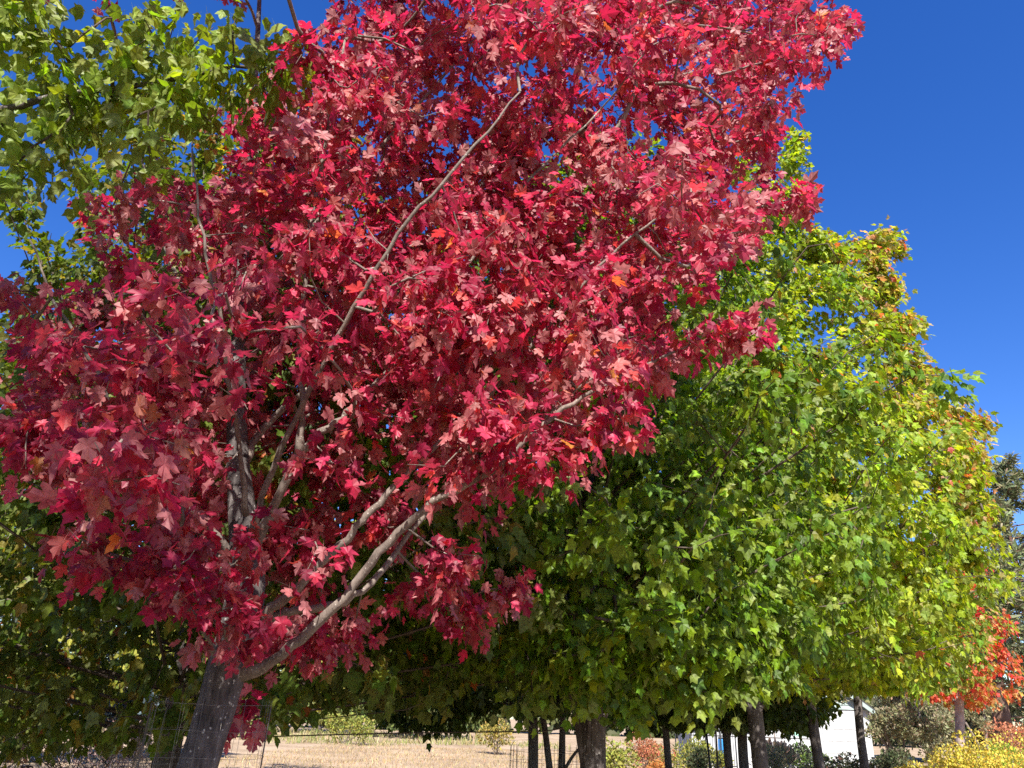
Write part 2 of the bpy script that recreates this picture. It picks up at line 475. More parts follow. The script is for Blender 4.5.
def fallen_leaves():
    n = 2600; p = np.c_[RNG.uniform(-7, 6, n), RNG.uniform(2.5, 24, n), np.zeros(n)]
    p[:, 2] = 0.05*noise3(p, 0.25, 3) + 0.03*noise3(p, 0.9, 4) + 0.03
    u = RNG.normal(0, 1, (n, 3)); u[:, 2] *= 0.2; nn = RNG.normal(0, .3, (n, 3)); nn[:, 2] += 1
    o = leaf_mesh('fallen_leaves', p, u, nn, 0.085*np.exp(RNG.normal(0, .25, n)), mixcol([(2, (0.3, 0.04, 0.04)), (2, (0.32, 0.17, 0.06)), (2, (0.25, 0.15, 0.08))], n), T_DEEP, M_RED, None)
    tag(o, kind='stuff')
fallen_leaves()
blades('green_grass', 8000, (-26, 4), (40, 66), 0.24, [(2, (0.22, 0.24, 0.07)), (2, (0.3, 0.28, 0.11)), (2, (0.42, 0.34, 0.2))], 2, lambda p: (p[:, 1] > 46 + 5*noise3(p, 0.15, 8)) & (noise3(p, 0.35, 12) > -0.35))

# ------------------------------------------------------------------ THE RED MAPLE
RT = empty('maple_tree', spot(191, 4.35).tolist())
tag(RT, 'crimson-leaved maple filling the upper left, grey speckled trunk in a wire guard, pale bare limbs', 'tree', 'maple trees in the planting')
def red_maple():
    D = 4.35
    base = spot(191, D)
    sk = Skel()
    trunk = smooth_path([base + (0, 0, -0.05), base + (0.01, 0, 0.4), base*(1, 1, 0) + (0.02, 0, 1.0), at(212, 722, D), at(226, 672, D), at(240, 625, D+.02), at(247, 575, D+.08),
                         at(243, 520, D+.14), at(238, 460, D+.22), at(237, 380, D+.35), at(242, 290, D+.5), at(247, 190, D+.65), at(255, 80, D+.75), at(262, -60, D+.85), at(268, -260, D+.9), at(275, -420, D+.9)], 5)
    L = np.r_[0, np.cumsum(np.linalg.norm(np.diff(trunk, axis=0), axis=1))]
    rr = np.interp(L, [0, .12, .4, 1.5, 2.15, 2.6, 3.0, 3.6, 4.6, 6, 9], [.165, .135, .108, .096, .108, .085, .07, .056, .044, .032, .010])
    mb = MB(); mb.tube(trunk, rr, 22, wob=0.012)
    t_o = mb.build('trunk', M_BARK, RT)
    tid = sk.path(trunk)
    bare = list(trunk[(L > 2.1) & (L < 4.3)])
    limbs = [
        # (points px,py,d) , r0, r1
        ([(234, 676, 4.36), (262, 668, 4.3), (290, 648, 4.2), (345, 597, 4.1), (388, 543, 4.05), (432, 503, 4.0), (490, 472, 3.95), (530, 438, 3.9), (571, 404, 3.9), (640, 368, 3.9), (690, 345, 3.9)], .034, .006),
        ([(250, 628, 4.36), (275, 617, 4.35), (300, 611, 4.35), (345, 602, 4.4), (385, 567, 4.55), (420, 520, 4.7), (470, 470, 4.8), (540, 420, 4.8), (600, 370, 4.8)], .030, .006),
        ([(255, 628, 4.38), (268, 612, 4.3), (296, 589, 4.2), (329, 556, 4.15), (357, 528, 4.1), (386, 495, 4.1), (430, 452, 4.1), (480, 405, 4.1), (545, 330, 4.1), (600, 265, 4.0), (660, 215, 3.9)], .031, .006),
        ([(247, 560, 4.42), (262, 532, 4.3), (282, 490, 4.2), (301, 453, 4.15), (315, 438, 4.12), (348, 412, 4.1), (380, 380, 4.1), (420, 330, 4.1), (470, 262, 4.1), (530, 180, 4.1), (600, 110, 4.0)], .033, .006),
        ([(300, 456, 4.15), (303, 401, 4.05), (301, 345, 4.0), (308, 250, 3.95), (317, 190, 3.9), (330, 120, 3.85), (345, 40, 3.8)], .022, .007),
        ([(240, 470, 4.55), (262, 430, 4.7), (300, 395, 4.8), (335, 372, 4.85), (380, 320, 4.9), (430, 250, 5.0), (500, 160, 5.0), (560, 70, 5.0)], .028, .006),
        ([(222, 676, 4.3), (213, 648, 4.2), (186, 608, 4.1), (175, 588, 4.05), (180, 540, 4.0), (183, 490, 3.9), (178, 420, 3.85)], .020, .007),
        ([(236, 560, 4.45), (205, 520, 4.3), (150, 480, 4.1), (120, 430, 4.0), (95, 370, 3.9), (60, 310, 3.85), (30, 240, 3.8)], .022, .005),
        ([(238, 400, 4.75), (200, 330, 4.9), (170, 260, 5.0), (150, 190, 5.0), (130, 110, 5.0)], .022, .005),
        ([(243, 300, 4.9), (300, 240, 4.8), (370, 160, 4.7), (440, 80, 4.6), (500, 10, 4.5), (560, -80, 4.4)], .022, .005),
        ([(250, 545, 4.42), (268, 480, 4.25), (305, 400, 4.0), (356, 305, 3.7), (409, 221, 3.5), (464, 159, 3.4), (520, 92, 3.4)], .022, .005),
        ([(246, 520, 4.45), (238, 440, 4.15), (222, 330, 3.75), (202, 235, 3.55), (192, 150, 3.5)], .018, .004),
([(230, 640, 4.25), (190, 590, 3.9), (140, 565, 3.7), (90, 545, 3.6)], .016, .006),
    ]
    for pts, r0, r1 in limbs:
        p = smooth_path([at(*q) for q in pts], 5)
        p[1:-1] += RNG.normal(0, 0.006, (len(p)-2, 3))
        mb = MB(); n = len(p)
        tt = np.linspace(0, 1, n)
        mb.tube(p, (r0*0.88*(1-tt)**0.9 + r1*tt)*(1 + 0.7*np.exp(-tt*22)) * (1 + 0.05*np.sin(tt*37+r0*900)), 12, wob=0.035)
        mb.build('limb', M_TWIG, RT)
        sk.path(p, sk.nearest(p[0]))
        bare += list(p[:int(n*(0.75 if len(pts) in (5, 6, 7, 8) and r0 < 0.03 else 0.5))])
    # leafy sprays: (x, y, depth, radius)
    poly = [(0, 195), (60, 205), (120, 165), (190, 170), (215, 110), (290, 60), (330, 0), (330, -60), (850, -60), (862, 30), (800, 82), (775, 165), (818, 214), (735, 268),
            (700, 300), (765, 338), (690, 372), (610, 415), (520, 472), (465, 520), (430, 545), (470, 575), (425, 588), (395, 562), (345, 600), (330, 632), (345, 655), (285, 655), (225, 620),
            (150, 590), (60, 560), (55, 530), (80, 500), (30, 460), (-20, 440), (-30, 300)]
    poly = np.array(poly, float)
    def inside(x, y):
        c = False; j = len(poly)-1
        for i in range(len(poly)):
            xi, yi = poly[i]; xj, yj = poly[j]
            if (yi > y) != (yj > y) and x < (xj-xi)*(y-yi)/(yj-yi)+xi: c = not c
            j = i
        return c
    def edge_dist(x, y):
        a = poly; b = np.roll(poly, -1, 0); p = np.array((x, y)); ab = b-a
        t = np.clip(((p-a)*ab).sum(1)/((ab**2).sum(1)+1e-9), 0, 1)
        return np.sqrt(((a+ab*t[:, None]-p)**2).sum(1)).min()
    lobes = []
    for layer, (d0, sp) in enumerate(((3.0, 58), (3.7, 52), (4.45, 48), (5.2, 48), (5.9, 50))):
        y = -50.0
        while y < 690:
            x = -20.0 + RNG.uniform(0, sp)
            while x < 870:
                px, py = x + RNG.normal(0, 14), y + RNG.normal(0, 14)
                x += sp
                if not inside(px, py + 22): continue
                e = edge_dist(px, py + 10)
                low = py > 330 and px > 198                             # bare limbs show here
                if layer == 0 and (e < 55 or px > 330 or low or py < 300 or RNG.random() < 0.35): continue
                if layer == 1 and (e < 26 or (px > 560 and RNG.random() < 0.7) or RNG.random() < 0.3): continue
                if layer < 2 and px < 215 and py > 380 and RNG.random() < 0.45: continue
                if layer == 1 and low and px < 450 and RNG.random() < 0.9: continue
                if layer == 2 and (e < 12 or RNG.random() < 0.24): continue
                if layer == 2 and low and 205 < px < 420 and RNG.random() < 0.85: continue
                if layer == 3 and (e < 16 or RNG.random() < 0.3): continue
                if layer == 4 and (e < 40 or py > 420 or RNG.random() < 0.35): continue
                if py > 480 and px > 330 and RNG.random() < 0.5: continue
                if px < 235 and 120 < py < 360 and RNG.random() < 0.62: continue
                if px < 125 and py >= 200 and RNG.random() < (0.72 if px < 70 else 0.5): continue
                if px < 190 and py > 500 and RNG.random() < 0.35: continue
                if 380 < px < 580 and 60 < py < 330 and RNG.random() < 0.1: continue
                lobes.append((px, py, d0 + RNG.normal(0, 0.2), min(0.34, 0.13 + e/773*d0*0.7)))
            y += sp*0.86
    tips = [(842, 18, 4.6, .13), (828, 44, 4.6, .13), (796, 66, 4.6, .14), (805, 10, 4.5, .2), (760, 105, 4.6, .2), (755, 150, 4.6, .15), (770, 190, 4.6, .13), (796, 195, 4.6, .08), (735, 215, 4.5, .16),
            (728, 330, 3.9, .12), (748, 325, 3.9, .08), (695, 340, 3.9, .15), (655, 362, 3.9, .15), (625, 405, 3.6, .14), (585, 430, 3.7, .14), (545, 460, 3.8, .14), (505, 480, 3.9, .14), (465, 555, 4.0, .1), (440, 575, 4.1, .13),
            (515, 592, 5.1, .14), (480, 598, 5.0, .15), (440, 596, 5.0, .16), (400, 598, 4.9, .16), (355, 618, 4.8, .16), (470, 620, 5.1, .07), (305, 632, 4.7, .16), (275, 642, 4.55, .13), (325, 645, 4.7, .1), (240, 598, 3.9, .11), (208, 612, 3.85, .08), (262, 618, 4.0, .07), (226, 630, 3.95, .07), (245, 556, 3.9, .11), (200, 580, 3.8, .1), (170, 590, 3.8, .09),
            (200, 560, 3.6, .14), (185, 520, 3.5, .16), (212, 592, 3.7, .1), (150, 560, 3.6, .16), (100, 560, 3.6, .15), (75, 545, 3.6, .12), (55, 470, 3.8, .15), (20, 440, 3.8, .16),
            (250, 712, 4.6, .07)]
    lobes += tips
    # the crown above and behind the frame
    for _ in range(150):
        a = RNG.uniform(0, 2*math.pi); z = RNG.uniform(5.0, 9.4)
        R = 3.0*math.sqrt(max(0.05, 1-((z-5.2)/4.6)**2))*RNG.uniform(0.35, 1)
        c = trunk[-1]*(1, 1, 0)*0.4 + base*0.6
        p = c + (math.cos(a)*R + 0.4, math.sin(a)*R + 0.3, z)
        v = Vector(p - np.array((0, 0, EYE))); q = CAM_R.transposed() @ v
        if q.z < 0:
            X, Y = 512 - q.x/q.z*F_PX, 384 + q.y/q.z*F_PX
            if Y > -40 and (X > 840 or X < 0 or not inside(X, max(Y, -55))): continue
            if Y > -20: continue
        lobes.append((p, 0.42))
    targets = []
    for lb in lobes:
        c, r = (lb if len(lb) == 2 else (at(*lb[:3]), lb[3]))
        k = max(2, int(round(3 + 42*r*r)))
        for _ in range(k):
            o = unit(RNG.normal(0, 1, 3))*r*RNG.uniform(0.1, 1)**0.5
            targets.append(c + o*(1, 1, 0.8))
    targets = np.array(targets)
    ids = sk.grow(targets, bias=0.22, step=0.2, bend=0.3, up=0.1)
    sk.twig_mesh('twigs', M_TWIG, RT, r_tip=0.0026, power=0.42, rmax=0.02)
    P = np.array(sk.P)[ids]; dr = sk.twig_dirs(ids)
    cen = np.array((base[0]+0.8, base[1]+0.3, 3.6))
    b, u, n, sz, idx = sprays(P, dr, 13, 0.15, 0.074, None, cen, droop=0.8, nrand=0.6, outw=0.12, cu=0.06, dlo=0.1, dhi=1.75)
    # the inner wood is bare: no leaves close to the older part of the limbs
    W = np.array(bare); d2 = np.concatenate([((q[:, None] - W[None])**2).sum(2).min(1) for q in np.array_split(b, 40)])
    ok = d2 > RNG.uniform(0.07, 0.32, len(b))**2
    b, u, n, sz = b[ok], u[ok], n[ok], sz[ok]
    k = len(b)
    col = mixcol([(5, (0.34, 0.018, 0.056)), (4.5, (0.24, 0.012, 0.045)), (2.6, (0.43, 0.034, 0.078)), (1.0, (0.46, 0.06, 0.05)), (0.8, (0.22, 0.03, 0.03)), (0.12, (0.5, 0.18, 0.03))], k)
    leaf_mesh('crown', b, u, n, sz, col, T_DEEP, M_RED, RT)
    print('RED leaves', k, 'nodes', len(ids))
red_maple()

# ------------------------------------------------------------------ the other maples
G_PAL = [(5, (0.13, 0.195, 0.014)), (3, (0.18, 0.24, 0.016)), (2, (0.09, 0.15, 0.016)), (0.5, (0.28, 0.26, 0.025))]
T_PAL = [(3, (0.34, 0.28, 0.10)), (2, (0.40, 0.23, 0.12)), (1.0, (0.42, 0.10, 0.07)), (1, (0.36, 0.33, 0.10))]

def maple(base, H, cb, R, label, trunk_r=0.13, nb=42, per=13, leaves=17, lsize=0.10, lean=(0, 0), extra=(), pal=G_PAL, turn=None, turn_pal=T_PAL,
          stems=None, name='maple_tree', mat=None, tm=None, spread=0.2, tmpl=None, group='maple trees in the planting', seed=0, low=0.02, cat='tree', squash=1.0, keep=None, te_pow=1.15):
    global RNG
    RNG = np.random.default_rng(100 + seed)
    root = empty(name, list(base))
    tag(root, label, cat, group)
    sk = Skel()
    base = np.asarray(base, float)
    ax = lambda z: base + np.array((lean[0]*z/H, lean[1]*z/H, z)) + np.array((0.05*math.sin(z*1.1+seed), 0.05*math.sin(z*0.9+2*seed), 0))*min(1, z/2)
    zs = np.linspace(-0.05, H*0.93, 26)
    tp = np.array([ax(z) for z in zs])
    tr = np.interp(zs, [-0.05, 0.15, 0.5, cb, cb+0.5, H*0.93], [trunk_r*1.5, trunk_r*1.2, trunk_r, trunk_r*0.95, trunk_r*0.8, 0.012])
    mb = MB(); mb.tube(tp, tr, 16, wob=0.02); mb.build('trunk', tm or M_BARK2, root)
    sk.path(tp)
    for st in (stems or []):
        p = smooth_path(st[0], 4); mb = MB(); mb.tube(p, np.linspace(st[1], st[2], len(p)), 12, wob=0.02); mb.build(st[3] if len(st) > 3 else 'limb', tm or M_BARK2, root)
        sk.path(p, sk.nearest(p[0]))
    env = lambda t: R*(max(0.0, math.sin(math.pi*min(1, max(0, 0.10+0.90*t))**0.62)))**0.75
    targets = []
    for i in range(nb):
        te = low + (1-low)*((i+0.5)/nb)**te_pow
        az = i*2.39996 + RNG.normal(0, 0.25)
        he = cb + (H-cb)*te
        hs = cb*0.93 + max(0, (he-cb))*RNG.uniform(0.30, 0.5)
        r = max(0.25, env(te))*RNG.uniform(0.82, 1.1)
        dirv = np.array((math.cos(az), math.sin(az)*squash, 0))
        a = ax(hs); e = ax(he) + dirv*r
        mid = a + dirv*r*0.55 + (0, 0, (he-hs)*0.30 + 0.08)
        ss = np.linspace(0, 1, 12)[:, None]
        bez = (1-ss)**2*a + 2*ss*(1-ss)*mid + ss**2*e
        sk.path(bez[1:], sk.nearest(a), False)
        for _ in range(per):
            s = RNG.uniform(0.28, 1.02)
            c = (1-s)**2*a + 2*s*(1-s)*mid + s*s*e
            w = (0.13 + 0.30*(1-s))*r + 0.10
            targets.append(c + RNG.normal(0, 0.46, 3)*w*(1, 1, 0.6))
    for c, r, k in extra:
        for _ in range(k):
            targets.append(c + unit(RNG.normal(0, 1, 3))*r*RNG.uniform(0.1, 1)**0.5*np.array((1, 1, 1.1)))
    targets = np.array(targets)
    nx = sum(e[2] for e in extra)
    m_ = len(targets) - nx
    targets[:m_, 2] = np.maximum(targets[:m_, 2], base[2] + cb*0.95)
    if keep is not None: targets = targets[keep(targets)]
    ids = sk.grow(targets, bias=0.2, step=0.28)
    sk.twig_mesh('branches', M_TWIG2, root, r_tip=0.004, power=0.44, rmax=trunk_r*0.45)
    P = np.array(sk.P)[ids]; dr = sk.twig_dirs(ids)
    cen = ax(cb + (H-cb)*0.35)
    b, u, n, sz, idx = sprays(P, dr, leaves, spread, lsize, None, cen, droop=1.0, outw=0.75)
    k = len(b)
    col = mixcol(pal, k)
    if turn is not None:
        w = np.clip(turn(b), 0, 1); sel = RNG.random(k) < w
        col[sel] = mixcol(turn_pal, int(sel.sum()))
    leaf_mesh('crown', b, u, n, sz, col, T_MAPLE if tmpl is None else tmpl, mat or M_GREEN, root)
    print(name, seed, 'leaves', k)
    return root

# big green maple just behind the red one
bA = spot(590, 8.5)
exA = [(at(x, y, d), r, k) for x, y, d, r, k in [(665, 625, 6.6, .3, 14), (700, 640, 6.7, .32, 16), (740, 640, 6.9, .32, 16), (780, 630, 7.2, .3, 14), (805, 620, 7.5, .22, 9), (720, 600, 6.8, .35, 16), (760, 590, 7.2, .3, 12), (650, 655, 6.7, .25, 10), (690, 670, 6.9, .25, 10), (730, 672, 7.0, .25, 10), (770, 660, 7.3, .22, 8),
       (660, 530, 7.0, .35, 12), (710, 540, 7.3, .35, 12), (600, 650, 6.6, .3, 11), (560, 640, 6.6, .3, 11), (540, 680, 6.9, .25, 8), (590, 690, 7.0, .22, 8), (630, 690, 7.0, .22, 8)]]
maple(bA, 9.4, 2.2, 3.3, 'shaded green maple right of the red one, stout dappled trunk forking just under its crown', trunk_r=0.135, nb=120, per=19, leaves=19, lsize=0.088, lean=(0.1, 0.2), seed=1, extra=exA,
      stems=[([bA+(-0.05, 0, 1.2), bA+(-0.16, 0, 1.75), bA+(-0.34, 0.02, 2.3), bA+(-0.5, .1, 3.2)], .05, .02),
             ([bA+(0.06, -0.05, 1.45), bA+(0.28, -.06, 1.9), bA+(0.6, -0.1, 2.2), bA+(1.1, -.2, 2.6)], .03, .012),
             ([bA+(0.05, 0.05, 1.7), bA+(0.2, .1, 2.1), bA+(0.45, 0.2, 2.6), bA+(.8, .4, 3.4)], .035, .012),
             ([bA+(-0.03, -0.1, 1.3), bA+(-0.03, -.17, 1.7), bA+(-0.12, -.25, 2.15), bA+(-.3, -.5, 2.8)], .022, .01)],
      turn=lambda b: 0.004 + 0.10*(noise3(b, 1.6, 5) > 0.85), turn_pal=[(3, (0.42, 0.24, 0.03)), (1, (0.4, 0.08, 0.03))],
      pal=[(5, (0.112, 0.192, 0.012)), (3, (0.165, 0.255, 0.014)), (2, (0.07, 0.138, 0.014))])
# the largest of the green row, its right side bulging into the blue sky
bB = spot(757, 12.4)
exB0 = [(797, 138, 11.6, .12, 4), (793, 160, 11.6, .2, 7), (792, 190, 11.6, .28, 9), (800, 222, 11.6, .35, 10), (775, 250, 11.5, .45, 11), (825, 248, 11.8, .35, 9), (812, 285, 11.6, .45, 11), (850, 278, 12, .4, 10), (875, 265, 12.2, .3, 8), (890, 290, 12.4, .3, 8), (760, 300, 11.3, .5, 11), (765, 205, 11.6, .4, 10), (745, 165, 11.6, .35, 8), (730, 240, 11.4, .5, 10), (700, 290, 11.2, .5, 10)]
exB = [(at(x, y, d), r*1.1, int(k*2.2)) for x, y, d, r, k in exB0 + [(870, 240, 12.3, .35, 10), (893, 245, 12.6, .22, 6), (840, 255, 12.2, .4, 9), (880, 290, 12.4, .4, 10), (815, 250, 12, .4, 9), (900, 330, 12.5, .4, 9), (875, 365, 12.3, .5, 11), (905, 400, 12.3, .5, 11), (850, 400, 12, .5, 11), (928, 372, 12.8, .22, 6), (905, 365, 12.6, .35, 9), (925, 410, 12.4, .45, 10),
       (960, 420, 13, .3, 7), (980, 425, 13.2, .2, 5), (968, 460, 12.8, .35, 10), (976, 510, 12.8, .3, 8), (966, 550, 12.6, .35, 10), (960, 500, 12.2, .5, 12), (950, 600, 12.8, .35, 8), (940, 450, 12.2, .5, 12), (890, 330, 12, .5, 12),
       (790, 290, 11.8, .5, 10), (850, 310, 11.6, .5, 12), (900, 440, 11.6, .55, 12), (930, 560, 11.8, .5, 12)]]
maple(bB, 9.6, 2.3, 3.5, 'largest sunlit yellow-green maple whose crown edge juts into blue sky', trunk_r=0.115, nb=150, per=20, leaves=20, lsize=0.095, lean=(0.3, 0.3), seed=2, extra=exB, low=0.01, te_pow=0.95,
      stems=[([bB+(0.06, -0.03, 1.75), bB+(0.3, -.05, 2.15), bB+(0.75, -.1, 2.4), bB+(1.5, -.2, 2.6)], .03, .012),
             ([bB+(-0.06, -0.02, 1.75), bB+(-0.14, -.05, 2.0), bB+(-0.3, -.1, 2.4), bB+(-.7, -.3, 3.0)], .035, .012)],
      pal=[(4, (0.20, 0.285, 0.016)), (3, (0.275, 0.35, 0.02)), (2, (0.135, 0.22, 0.014)), (0.7, (0.34, 0.35, 0.035))],
      turn=lambda b: 0.006 + np.clip((b[:, 0]-bB[0]-0.9)/4.0, 0, 1)*np.clip((b[:, 2]-3.4)/4, 0, 1)*0.7 + 0.12*(noise3(b, 1.4, 6) > 0.8))
bC = spot(819, 16.5)
maple(bC, 8.6, 2.5, 3.1, 'green maple with slim straight trunk in front of the white garage', trunk_r=0.10, nb=70, per=14, leaves=17, lsize=0.11, seed=3, turn=lambda b: 0.05+0.3*np.clip((b[:, 2]-5)/4, 0, 1))
bD = spot(864, 20)
maple(bD, 7.4, 2.7, 3.3, 'small-leaved green maple whose thin trunk crosses the garage door edge', trunk_r=0.10, nb=70, per=14, leaves=17, lsize=0.10, seed=4,
      turn=lambda b: 0.1+0.45*np.clip((b[:, 0]-bD[0])/3, 0, 1))
bE = spot(956, 25)
maple(bE, 7.6, 2.6, 1.9, 'small orange and scarlet maple with pale trunk above the yellow hedge', trunk_r=0.13, nb=40, per=10, leaves=16, lsize=0.11, seed=5, lean=(1.0, 0),
      pal=[(3, (0.5, 0.13, 0.06)), (2, (0.5, 0.07, 0.06)), (1.2, (0.48, 0.28, 0.08)), (0.8, (0.26, 0.25, 0.04))], tm=M_PALE,
      turn=lambda b: np.clip((b[:, 0]-bE[0]-0.2)/2.0, 0, 0.9)*np.clip((b[:, 2]-3.0)/2, 0, 1), turn_pal=[(3, (0.5, 0.03, 0.05)), (2, (0.5, 0.08, 0.04))])
# dark maple behind the red trunk at the left
bF = spot(174, 7.8)
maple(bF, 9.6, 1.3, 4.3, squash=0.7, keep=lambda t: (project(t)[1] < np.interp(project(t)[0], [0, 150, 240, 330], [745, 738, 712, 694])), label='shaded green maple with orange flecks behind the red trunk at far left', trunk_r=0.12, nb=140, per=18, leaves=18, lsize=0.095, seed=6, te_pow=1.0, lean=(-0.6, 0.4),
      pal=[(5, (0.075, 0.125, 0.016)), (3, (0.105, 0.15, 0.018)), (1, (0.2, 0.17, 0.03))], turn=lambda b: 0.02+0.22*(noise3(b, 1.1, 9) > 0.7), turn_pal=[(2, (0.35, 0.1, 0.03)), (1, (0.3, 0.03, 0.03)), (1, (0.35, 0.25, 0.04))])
# overhanging green maple left of the camera: its trunk stands outside the frame
bL = np.array((-3.7, -1.0, 0))
exL = [(at(x, y, d), r*1.15, max(2, int(k*0.9))) for x, y, d, r, k in [(20, 20, 3.7, .3, 9), (70, 60, 3.7, .3, 10), (40, 110, 3.7, .3, 10), (110, 100, 3.7, .3, 11), (60, 165, 3.7, .18, 5), (15, 150, 3.7, .25, 6), (150, 60, 3.7, .25, 9), (150, 130, 3.7, .2, 6), (200, 90, 3.7, .22, 8),
       (240, 60, 3.65, .2, 7), (285, 45, 3.65, .16, 6), (265, 85, 3.65, .12, 3), (190, 30, 3.8, .16, 4), (10, 60, 3.7, .25, 6), (120, 10, 3.9, .2, 4)]]
limbL = [bL+(0.1, 0.1, 2.2), np.array((-4.0, 1.4, 3.1)), at(-60, 110, 3.5), at(60, 95, 3.7), at(160, 82, 3.7), at(235, 66, 3.65)]
def keep_L(t):
    x, y, z = project(t)
    m = 40 + 190/np.nan_to_num(z, nan=1.0)
    out = np.isnan(z) | (x < -m) | (y < -m)
    out &= np.linalg.norm(t - (0, 0, EYE), axis=1) > 1.0
    out[-sum(e[2] for e in exL):] = True
    return out
maple(bL, 10.5, 2.3, 3.9, 'green maple reaching a leafy branch into the upper left corner, trunk out of frame', trunk_r=0.16, nb=130, per=18, leaves=15, lsize=0.088, seed=7, extra=exL,
      stems=[(limbL, .035, .008)], pal=[(5, (0.15, 0.25, 0.016)), (3, (0.21, 0.29, 0.02)), (1, (0.11, 0.19, 0.018))],
      keep=lambda t: keep_L(t))
# multi-stem dark tree left of the stout trunk, and dark young trees behind
bG = spot(533, 14)
exG = [(at(x, y, d), r, k) for x, y, d, r, k in [(380, 690, 12.5, .2, 6), (400, 706, 12.3, .25, 8), (430, 715, 12.3, .22, 8), (455, 709, 12.4, .25, 8), (485, 701, 12.6, .22, 6), (415, 675, 12, .35, 10), (360, 670, 12.5, .25, 7), (470, 675, 12, .35, 10)]]
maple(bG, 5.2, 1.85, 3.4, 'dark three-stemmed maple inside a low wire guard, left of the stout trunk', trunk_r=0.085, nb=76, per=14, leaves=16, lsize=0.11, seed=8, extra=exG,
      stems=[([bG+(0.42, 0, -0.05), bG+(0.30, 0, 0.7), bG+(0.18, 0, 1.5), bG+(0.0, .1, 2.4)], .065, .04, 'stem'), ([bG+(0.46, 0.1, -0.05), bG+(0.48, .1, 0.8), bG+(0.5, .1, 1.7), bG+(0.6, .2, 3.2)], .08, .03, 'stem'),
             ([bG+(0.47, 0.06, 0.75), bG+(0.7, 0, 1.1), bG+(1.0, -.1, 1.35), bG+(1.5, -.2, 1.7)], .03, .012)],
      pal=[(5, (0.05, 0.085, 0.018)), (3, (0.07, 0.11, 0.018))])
bH = spot(668, 18)
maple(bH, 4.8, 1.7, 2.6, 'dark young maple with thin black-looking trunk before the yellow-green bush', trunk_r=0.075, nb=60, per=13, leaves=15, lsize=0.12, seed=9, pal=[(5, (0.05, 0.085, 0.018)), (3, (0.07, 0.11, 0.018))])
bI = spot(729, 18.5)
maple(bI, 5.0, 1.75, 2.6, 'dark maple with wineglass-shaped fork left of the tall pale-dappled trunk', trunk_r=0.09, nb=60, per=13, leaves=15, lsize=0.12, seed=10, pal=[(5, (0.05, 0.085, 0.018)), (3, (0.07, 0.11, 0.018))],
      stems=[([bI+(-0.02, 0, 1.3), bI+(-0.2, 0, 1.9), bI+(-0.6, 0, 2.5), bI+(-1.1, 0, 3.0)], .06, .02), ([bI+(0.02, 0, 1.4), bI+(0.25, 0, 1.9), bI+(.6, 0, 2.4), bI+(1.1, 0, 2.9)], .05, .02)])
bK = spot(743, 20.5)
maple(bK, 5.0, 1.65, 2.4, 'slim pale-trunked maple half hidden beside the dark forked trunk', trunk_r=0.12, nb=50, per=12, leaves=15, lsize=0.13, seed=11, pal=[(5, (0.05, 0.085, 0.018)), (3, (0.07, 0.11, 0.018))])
# sunlit trees seen through the gaps at the left
for i, (px, d, H, R, lab, pal) in enumerate([
        (-60, 16, 10.5, 3.6, 'sunlit yellow-green tree glimpsed through gaps at the left edge', [(3, (0.2, 0.22, 0.03)), (2, (0.3, 0.27, 0.05)), (1, (0.12, 0.16, 0.03))]),
        (215, 17, 10.5, 3.0, 'sunlit yellow-green tree glimpsed left of the red tree leader', [(3, (0.24, 0.25, 0.04)), (2, (0.3, 0.28, 0.06)), (1, (0.14, 0.18, 0.03))]),
        (420, 62, 13, 6.5, 'dark green tree standing alone at the edge of the dry field', [(3, (0.05, 0.08, 0.02)), (2, (0.07, 0.1, 0.03))]),
        (318, 66, 14, 7.0, 'pale green tree behind the red lower limbs at field edge', [(3, (0.14, 0.18, 0.05)), (2, (0.2, 0.22, 0.07))])]):
    maple(spot(px, d), H, 1.8 if d < 20 else 1.0, R, lab, trunk_r=0.13 if d < 20 else 0.2, nb=56, per=12, leaves=16, lsize=0.14 if d < 20 else 0.3, seed=20+i, pal=pal, name='shade_tree', group='trees beyond the planting', tmpl=T_SMALL, spread=0.28 if d < 20 else 0.5)

